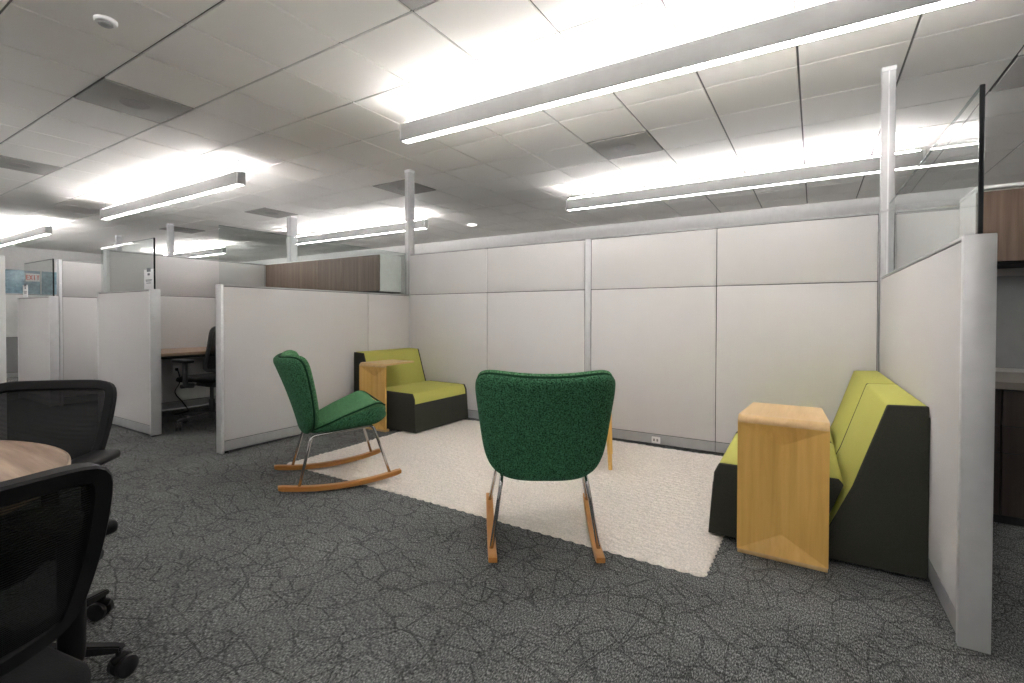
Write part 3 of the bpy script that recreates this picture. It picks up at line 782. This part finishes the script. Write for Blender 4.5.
    ring = []
    for sgn in (1, -1):
        for k in range(40):
            q = (k + .5) / 40 if sgn == 1 else 1 - (k + .5) / 40
            q = max(.03, min(.955, q)); x = sgn * hw_(q) * .978
            ring.append(Vector((x, s_(q), zmid(q) - .010 + .042 * (abs(x) / .30) ** 2.4 * min(1, q * 2.5))))
    bm = BM(); tube(bm, ring, .0055, 8, True); obj('seat_piping', bm, M['piping'], t, 180)
    # ---- chrome legs: one bent tube each side
    for sgn in (-1, 1):
        rt, ft = Vector((sgn * .20, -.185, .352)), Vector((sgn * .215, .195, .388))
        rb, fb = Vector((sgn * .245, -.262, .055)), Vector((sgn * .279, .295, .062))
        def corner(a, b, c, k=7, d=.035):
            p, q = b + (a - b).normalized() * d, b + (c - b).normalized() * d
            return [(1 - s) ** 2 * p + 2 * s * (1 - s) * b + s * s * q for s in [i / k for i in range(k + 1)]]
        bm = BM(); tube(bm, [rb] + corner(rb, rt, ft) + corner(rt, ft, fb) + [fb], .0095, 12); obj('leg_frame', bm, M['chrome'], t, 180)
    for y, z, w_ in ((-.06, .372, .2), (.13, .386, .212)):
        bm = BM(); tube(bm, [(-w_, y, z), (w_, y, z)], .009, 10); obj('cross_bar', bm, M['chrome'], t, 180)
    # ---- wooden rockers
    for sgn in (-1, 1):
        bm = BM(); R_ = 1.75; rows = []
        for k in range(33):
            y = -.380 + .745 * k / 32; yc = y + .03
            z0 = .010 + (R_ - math.sqrt(R_ * R_ - yc * yc)); x = sgn * (.233 + .067 * (y + .385))
            e = 1 if 0 < k < 32 else .7
            rows.append([Vector((x + dx, y, z0 + .0185 + dz_ * e)) for dx, dz_ in ((-.016, -.016), (-.0195, -.0125), (-.0195, .0125), (-.016, .016), (.016, .016), (.0195, .0125), (.0195, -.0125), (.016, -.016))])
        P = [[rows[i][k] for i in range(33)] for k in range(8)]
        V = grid_surface(bm, P, 8, 33, True)
        bm.faces.new([V[k][0] for k in range(8)]); bm.faces.new([V[k][32] for k in range(8)][::-1])
        bmesh.ops.recalc_face_normals(bm, faces=bm.faces[:])
        obj('rocker', bm, M['rocker'], t, 30)
    return t
# side-on chair at left, heading 29 deg right of +y
rk = make_rocker('green rocking chair seen from its side, at left of the rug', (-2.788, 2.192, .002), -math.radians(29.4))
cx, cy_ = W(.153, 2.46)
dup(rk, (cx, cy_, .002), YAW, 'green rocking chair seen from behind, in the middle of photo')

# ------------------------------------------------------------------ task chairs (front faces local -y)
def make_task(label, loc, rotz, seat_z=.43, back_h=.38, group='black mesh task chairs', frame='black', R=.33, star=0.0, arm_z=.70, arm_x=.28, w_top=.215, w_bot=.20, mesh='mesh', back_z=.58):
    t = thing('task_chair', label, 'chair', loc, rotz, group)
    # star base and casters
    bm = BM(); lathe(bm, [(.045, .075), (.05, .085), (.045, .125), (.034, .135)], 24)
    obj('base_hub', bm, M[frame], t)
    for k in range(5):
        a = star + 2 * PI * k / 5; ca, sa = math.cos(a), math.sin(a)
        bm = BM()
        rows = []
        for rr_, w_, zl, zh in ((.03, .030, .082, .128), (R * .6, .024, .083, .115), (R - .01, .020, .084, .104), (R + .012, .018, .085, .100)):
            rows.append([Vector((ca * rr_ - sa * s * w_, sa * rr_ + ca * s * w_, z)) for s, z in ((-1, zl), (1, zl), (.7, zh), (-.7, zh))])
        P = [[rows[i][q] for i in range(4)] for q in range(4)]
        V = grid_surface(bm, P, 4, 4, True); bm.faces.new([V[q][0] for q in range(4)]); bm.faces.new([V[q][3] for q in range(4)][::-1])
        bmesh.ops.recalc_face_normals(bm, faces=bm.faces[:])
        bmesh.ops.bevel(bm, geom=bm.edges[:], offset=.004, segments=2, affect='EDGES')
        obj('base_arm', bm, M[frame], t, 40)
        bx_, by_ = ca * R, sa * R; ang = a + 1.1 + k * .7; tx, ty = math.cos(ang), math.sin(ang)
        bm = BM()
        for s in (-1, 1):
            c0 = Vector((bx_ + tx * .012, by_ + ty * .012, .031)); ax = Vector((-ty, tx, 0))
            p, q = c0 + ax * s * .007, c0 + ax * s * .028
            tube(bm, [p, p + (q - p) * .15, p + (q - p) * .85, q], [.027, .031, .031, .024], 24)
        w_ = obj('caster', bm, M['rubber'], t, 40)
        bm = BM(); cyl(bm, (bx_, by_, .05), (bx_, by_, .09), .008, .008, 10)
        tube(bm, [(bx_ - tx * .02, by_ - ty * .02, .055), (bx_ + tx * .01, by_ + ty * .01, .062), (bx_ + tx * .03, by_ + ty * .03, .052)], [.012, .014, .011], 10)
        obj('caster_hood', bm, M[frame], w_, 180)
    bm = BM(); cyl(bm, (0, 0, .12), (0, 0, .26), .028, .028, 20); cyl(bm, (0, 0, .26), (0, 0, seat_z - .09), .018, .018, 16); obj('gas_column', bm, M[frame], t)
    bm = BM(); box(bm, -.09, .09, -.12, .16, seat_z - .105, seat_z - .055, .015, 3); obj('tilt_mechanism', bm, M[frame], t)
    # seat
    bm = BM(); rows = []
    nq = 22
    for i in range(nq):
        q = .5 - .5 * math.cos(PI * i / (nq - 1)); y = -.24 + .46 * q
        e = math.sqrt(max(0.0, 1 - (1 - min(1, min(q, 1 - q) / .16)) ** 2)); e = max(e, .05)
        rows.append([Vector((cx_ * .245 * (.72 + .28 * e), y, seat_z - .02 + cz_ * .036 * (.3 + .7 * e) - .03 * max(0, .25 - q) / .25 + .012 * abs(cx_) ** 2)) for cx_, cz_ in se(32, 3.5)])
    P = [[rows[i][k] for i in range(nq)] for k in range(32)]
    V = grid_surface(bm, P, 32, nq, True); bm.faces.new([V[k][0] for k in range(32)]); bm.faces.new([V[k][nq - 1] for k in range(32)][::-1])
    bmesh.ops.recalc_face_normals(bm, faces=bm.faces[:]); obj('seat', bm, M['black_soft'], t, 180)
    # back: rounded trapezoid frame with stretched mesh
    zb, zt = back_z, back_z + back_h
    def bp(a, b):      # a -1..1 across, b 0..1 up
        w_ = w_bot + (w_top - w_bot) * b
        y = .225 + .10 * b + .02 * math.sin(PI * b) - .045 * abs(a) ** 2.2 * (1 - .35 * b)
        return Vector((a * w_, y, zb + (zt - zb) * b + .0 * a))
    n = 80; ring = []
    for k in range(n):
        a = 2 * PI * k / n; c_, s2 = math.cos(a), math.sin(a); p = 7
        kk = (abs(c_) ** p + abs(s2) ** p) ** (-1 / p)
        ring.append(bp(c_ * kk, (s2 * kk + 1) / 2))
    bm = BM()
    rings = []
    # flat band section: 34 mm wide in the sheet, 16 mm deep
    cen = bp(0, .5)
    for k in range(n):
        p_, a_, b_ = ring[k], ring[k - 1], ring[(k + 1) % n]
        tg = (b_ - a_).normalized(); inw = (cen - p_); inw = (inw - tg * inw.dot(tg)).normalized(); nr = tg.cross(inw)
        rings.append([bm.verts.new(p_ + inw * u * .034 + nr * v * .012) for u, v in ((0, -.7), (0, .7), (.12, 1), (.88, .8), (1, .4), (1, -.4), (.88, -.8), (.12, -1))])
    for k in range(n):
        A, B = rings[k], rings[(k + 1) % n]
        for q in range(8): bm.faces.new((A[q], A[(q + 1) % 8], B[(q + 1) % 8], B[q]))
    bmesh.ops.recalc_face_normals(bm, faces=bm.faces[:]); fr_ = obj('back_frame', bm, M[frame], t, 40)
    bm = BM(); V = []
    mu, mv = 24, 18
    for i in range(mu):
        row = []
        for j in range(mv):
            u, v = -1 + 2 * i / (mu - 1), -1 + 2 * j / (mv - 1); p = 7
            kk = max(abs(u), abs(v)) / max(1e-6, (abs(u) ** p + abs(v) ** p) ** (1 / p))
            row.append(bp(u * kk * .95, (v * kk * .93 + 1) / 2) + Vector((0, .0, 0)))
        V.append(row)
    grid_surface(bm, V, mu, mv); obj('back_mesh', bm, M[mesh], fr_, 180)
    # tilt lever on one side
    bm = BM(); cyl(bm, (.06, 0, seat_z - .075), (.25, 0, seat_z - .075), .007, .007, 10); tube(bm, [(.245, 0, seat_z - .075), (.252, 0, seat_z - .075), (.30, 0, seat_z - .075), (.306, 0, seat_z - .075)], [.016, .021, .021, .016], 16); obj('tilt_knob', bm, M['rubber'], t, 40)
    # spine
    bm = BM(); tube(bm, smooth_path([(0, .10, seat_z - .085), (0, .22, seat_z - .08), (0, .275, seat_z - .02), tuple(bp(0, .06) + Vector((0, .018, 0)))], 6), .026, 12, flat=.7); obj('back_support', bm, M[frame], t, 180)
    # arms
    for s in (-1, 1):
        bm = BM(); tube(bm, smooth_path([(s * .20, .03, seat_z - .075), (s * (arm_x - .01), .03, seat_z - .06), (s * arm_x, .03, seat_z + .02), (s * arm_x, .03, arm_z - .02)], 6), [.02] * 18 + [.017], 12, flat=1.2); ar = obj('arm_post', bm, M[frame], t, 180)
        bm = BM(); box(bm, s * arm_x - .042, s * arm_x + .042, -.13, .12, arm_z - .022, arm_z + .006, .011, 3); obj('armrest', bm, M['black'], ar, 180)
    return t
x_, y_ = W(-1.570, 1.43)
make_task('black mesh-back task chair facing us, behind the round table', (x_, y_, 0), YAW + .20, seat_z=.455, back_h=.305, star=-.044, R=.36, arm_z=.672, arm_x=.262, w_top=.20, w_bot=.19)
x_, y_ = W(-1.045, .75)
make_task('black task chair nearest the camera, cut by bottom left corner', (x_, y_, 0), -math.radians(79.8), seat_z=.45, back_h=.325, back_z=.555, star=0.15, arm_z=.69, w_top=.215, w_bot=.208)
make_task('dark office chair inside the booth, partly hidden by low partition', (-5.27, 2.60, 0), -PI / 2 + .1, seat_z=.50, back_h=.46, back_z=.56, group='booth chairs', frame='dark_grey', arm_z=.68, w_top=.20, w_bot=.22)

# ------------------------------------------------------------------ round table
t = thing('round_table', 'round wood-topped table at the left edge between black chairs', 'table', (-1.855, -.105, 0))
bm = BM(); lathe(bm, [(.596, .7085), (.599, .712), (.599, .732), (.596, .735)], 96); tp = obj('tabletop', bm, M['oak'], t, 30)
bm = BM()
n = 96; prof = [(.599, .711), (.6025, .712), (.6025, .7325), (.599, .7345)]
P = [[Vector((r_ * math.cos(2 * PI * k / n), r_ * math.sin(2 * PI * k / n), z)) for r_, z in prof] for k in range(n)]
grid_surface(bm, P, n, 4, True); bmesh.ops.recalc_face_normals(bm, faces=bm.faces[:]); obj('edge_band', bm, M['oak_edge'], tp, 60)
bm = BM(); lathe(bm, [(.165, 0), (.165, .012), (.15, .02), (.05, .032), (.04, .05), (.04, .66), (.09, .695), (.2, .708)], 40); obj('pedestal', bm, M['black'], t, 40)

# ------------------------------------------------------------------ world and view
w = bpy.data.worlds.new('office_ambient'); S.world = w; w.use_nodes = True
bg = w.node_tree.nodes['Background']; bg.inputs['Color'].default_value = (1, 1, 1, 1); bg.inputs['Strength'].default_value = 0.05
S.view_settings.view_transform = 'Standard'; S.view_settings.look = 'None'
S.view_settings.exposure = 0.96; S.view_settings.gamma = 1.0; S.view_settings.use_curve_mapping = False
S.cycles.max_bounces = 10; S.cycles.diffuse_bounces = 8; S.cycles.glossy_bounces = 4; S.cycles.transparent_max_bounces = 16
S.cycles.sample_clamp_indirect = 60.0
S.cycles.use_denoising = True
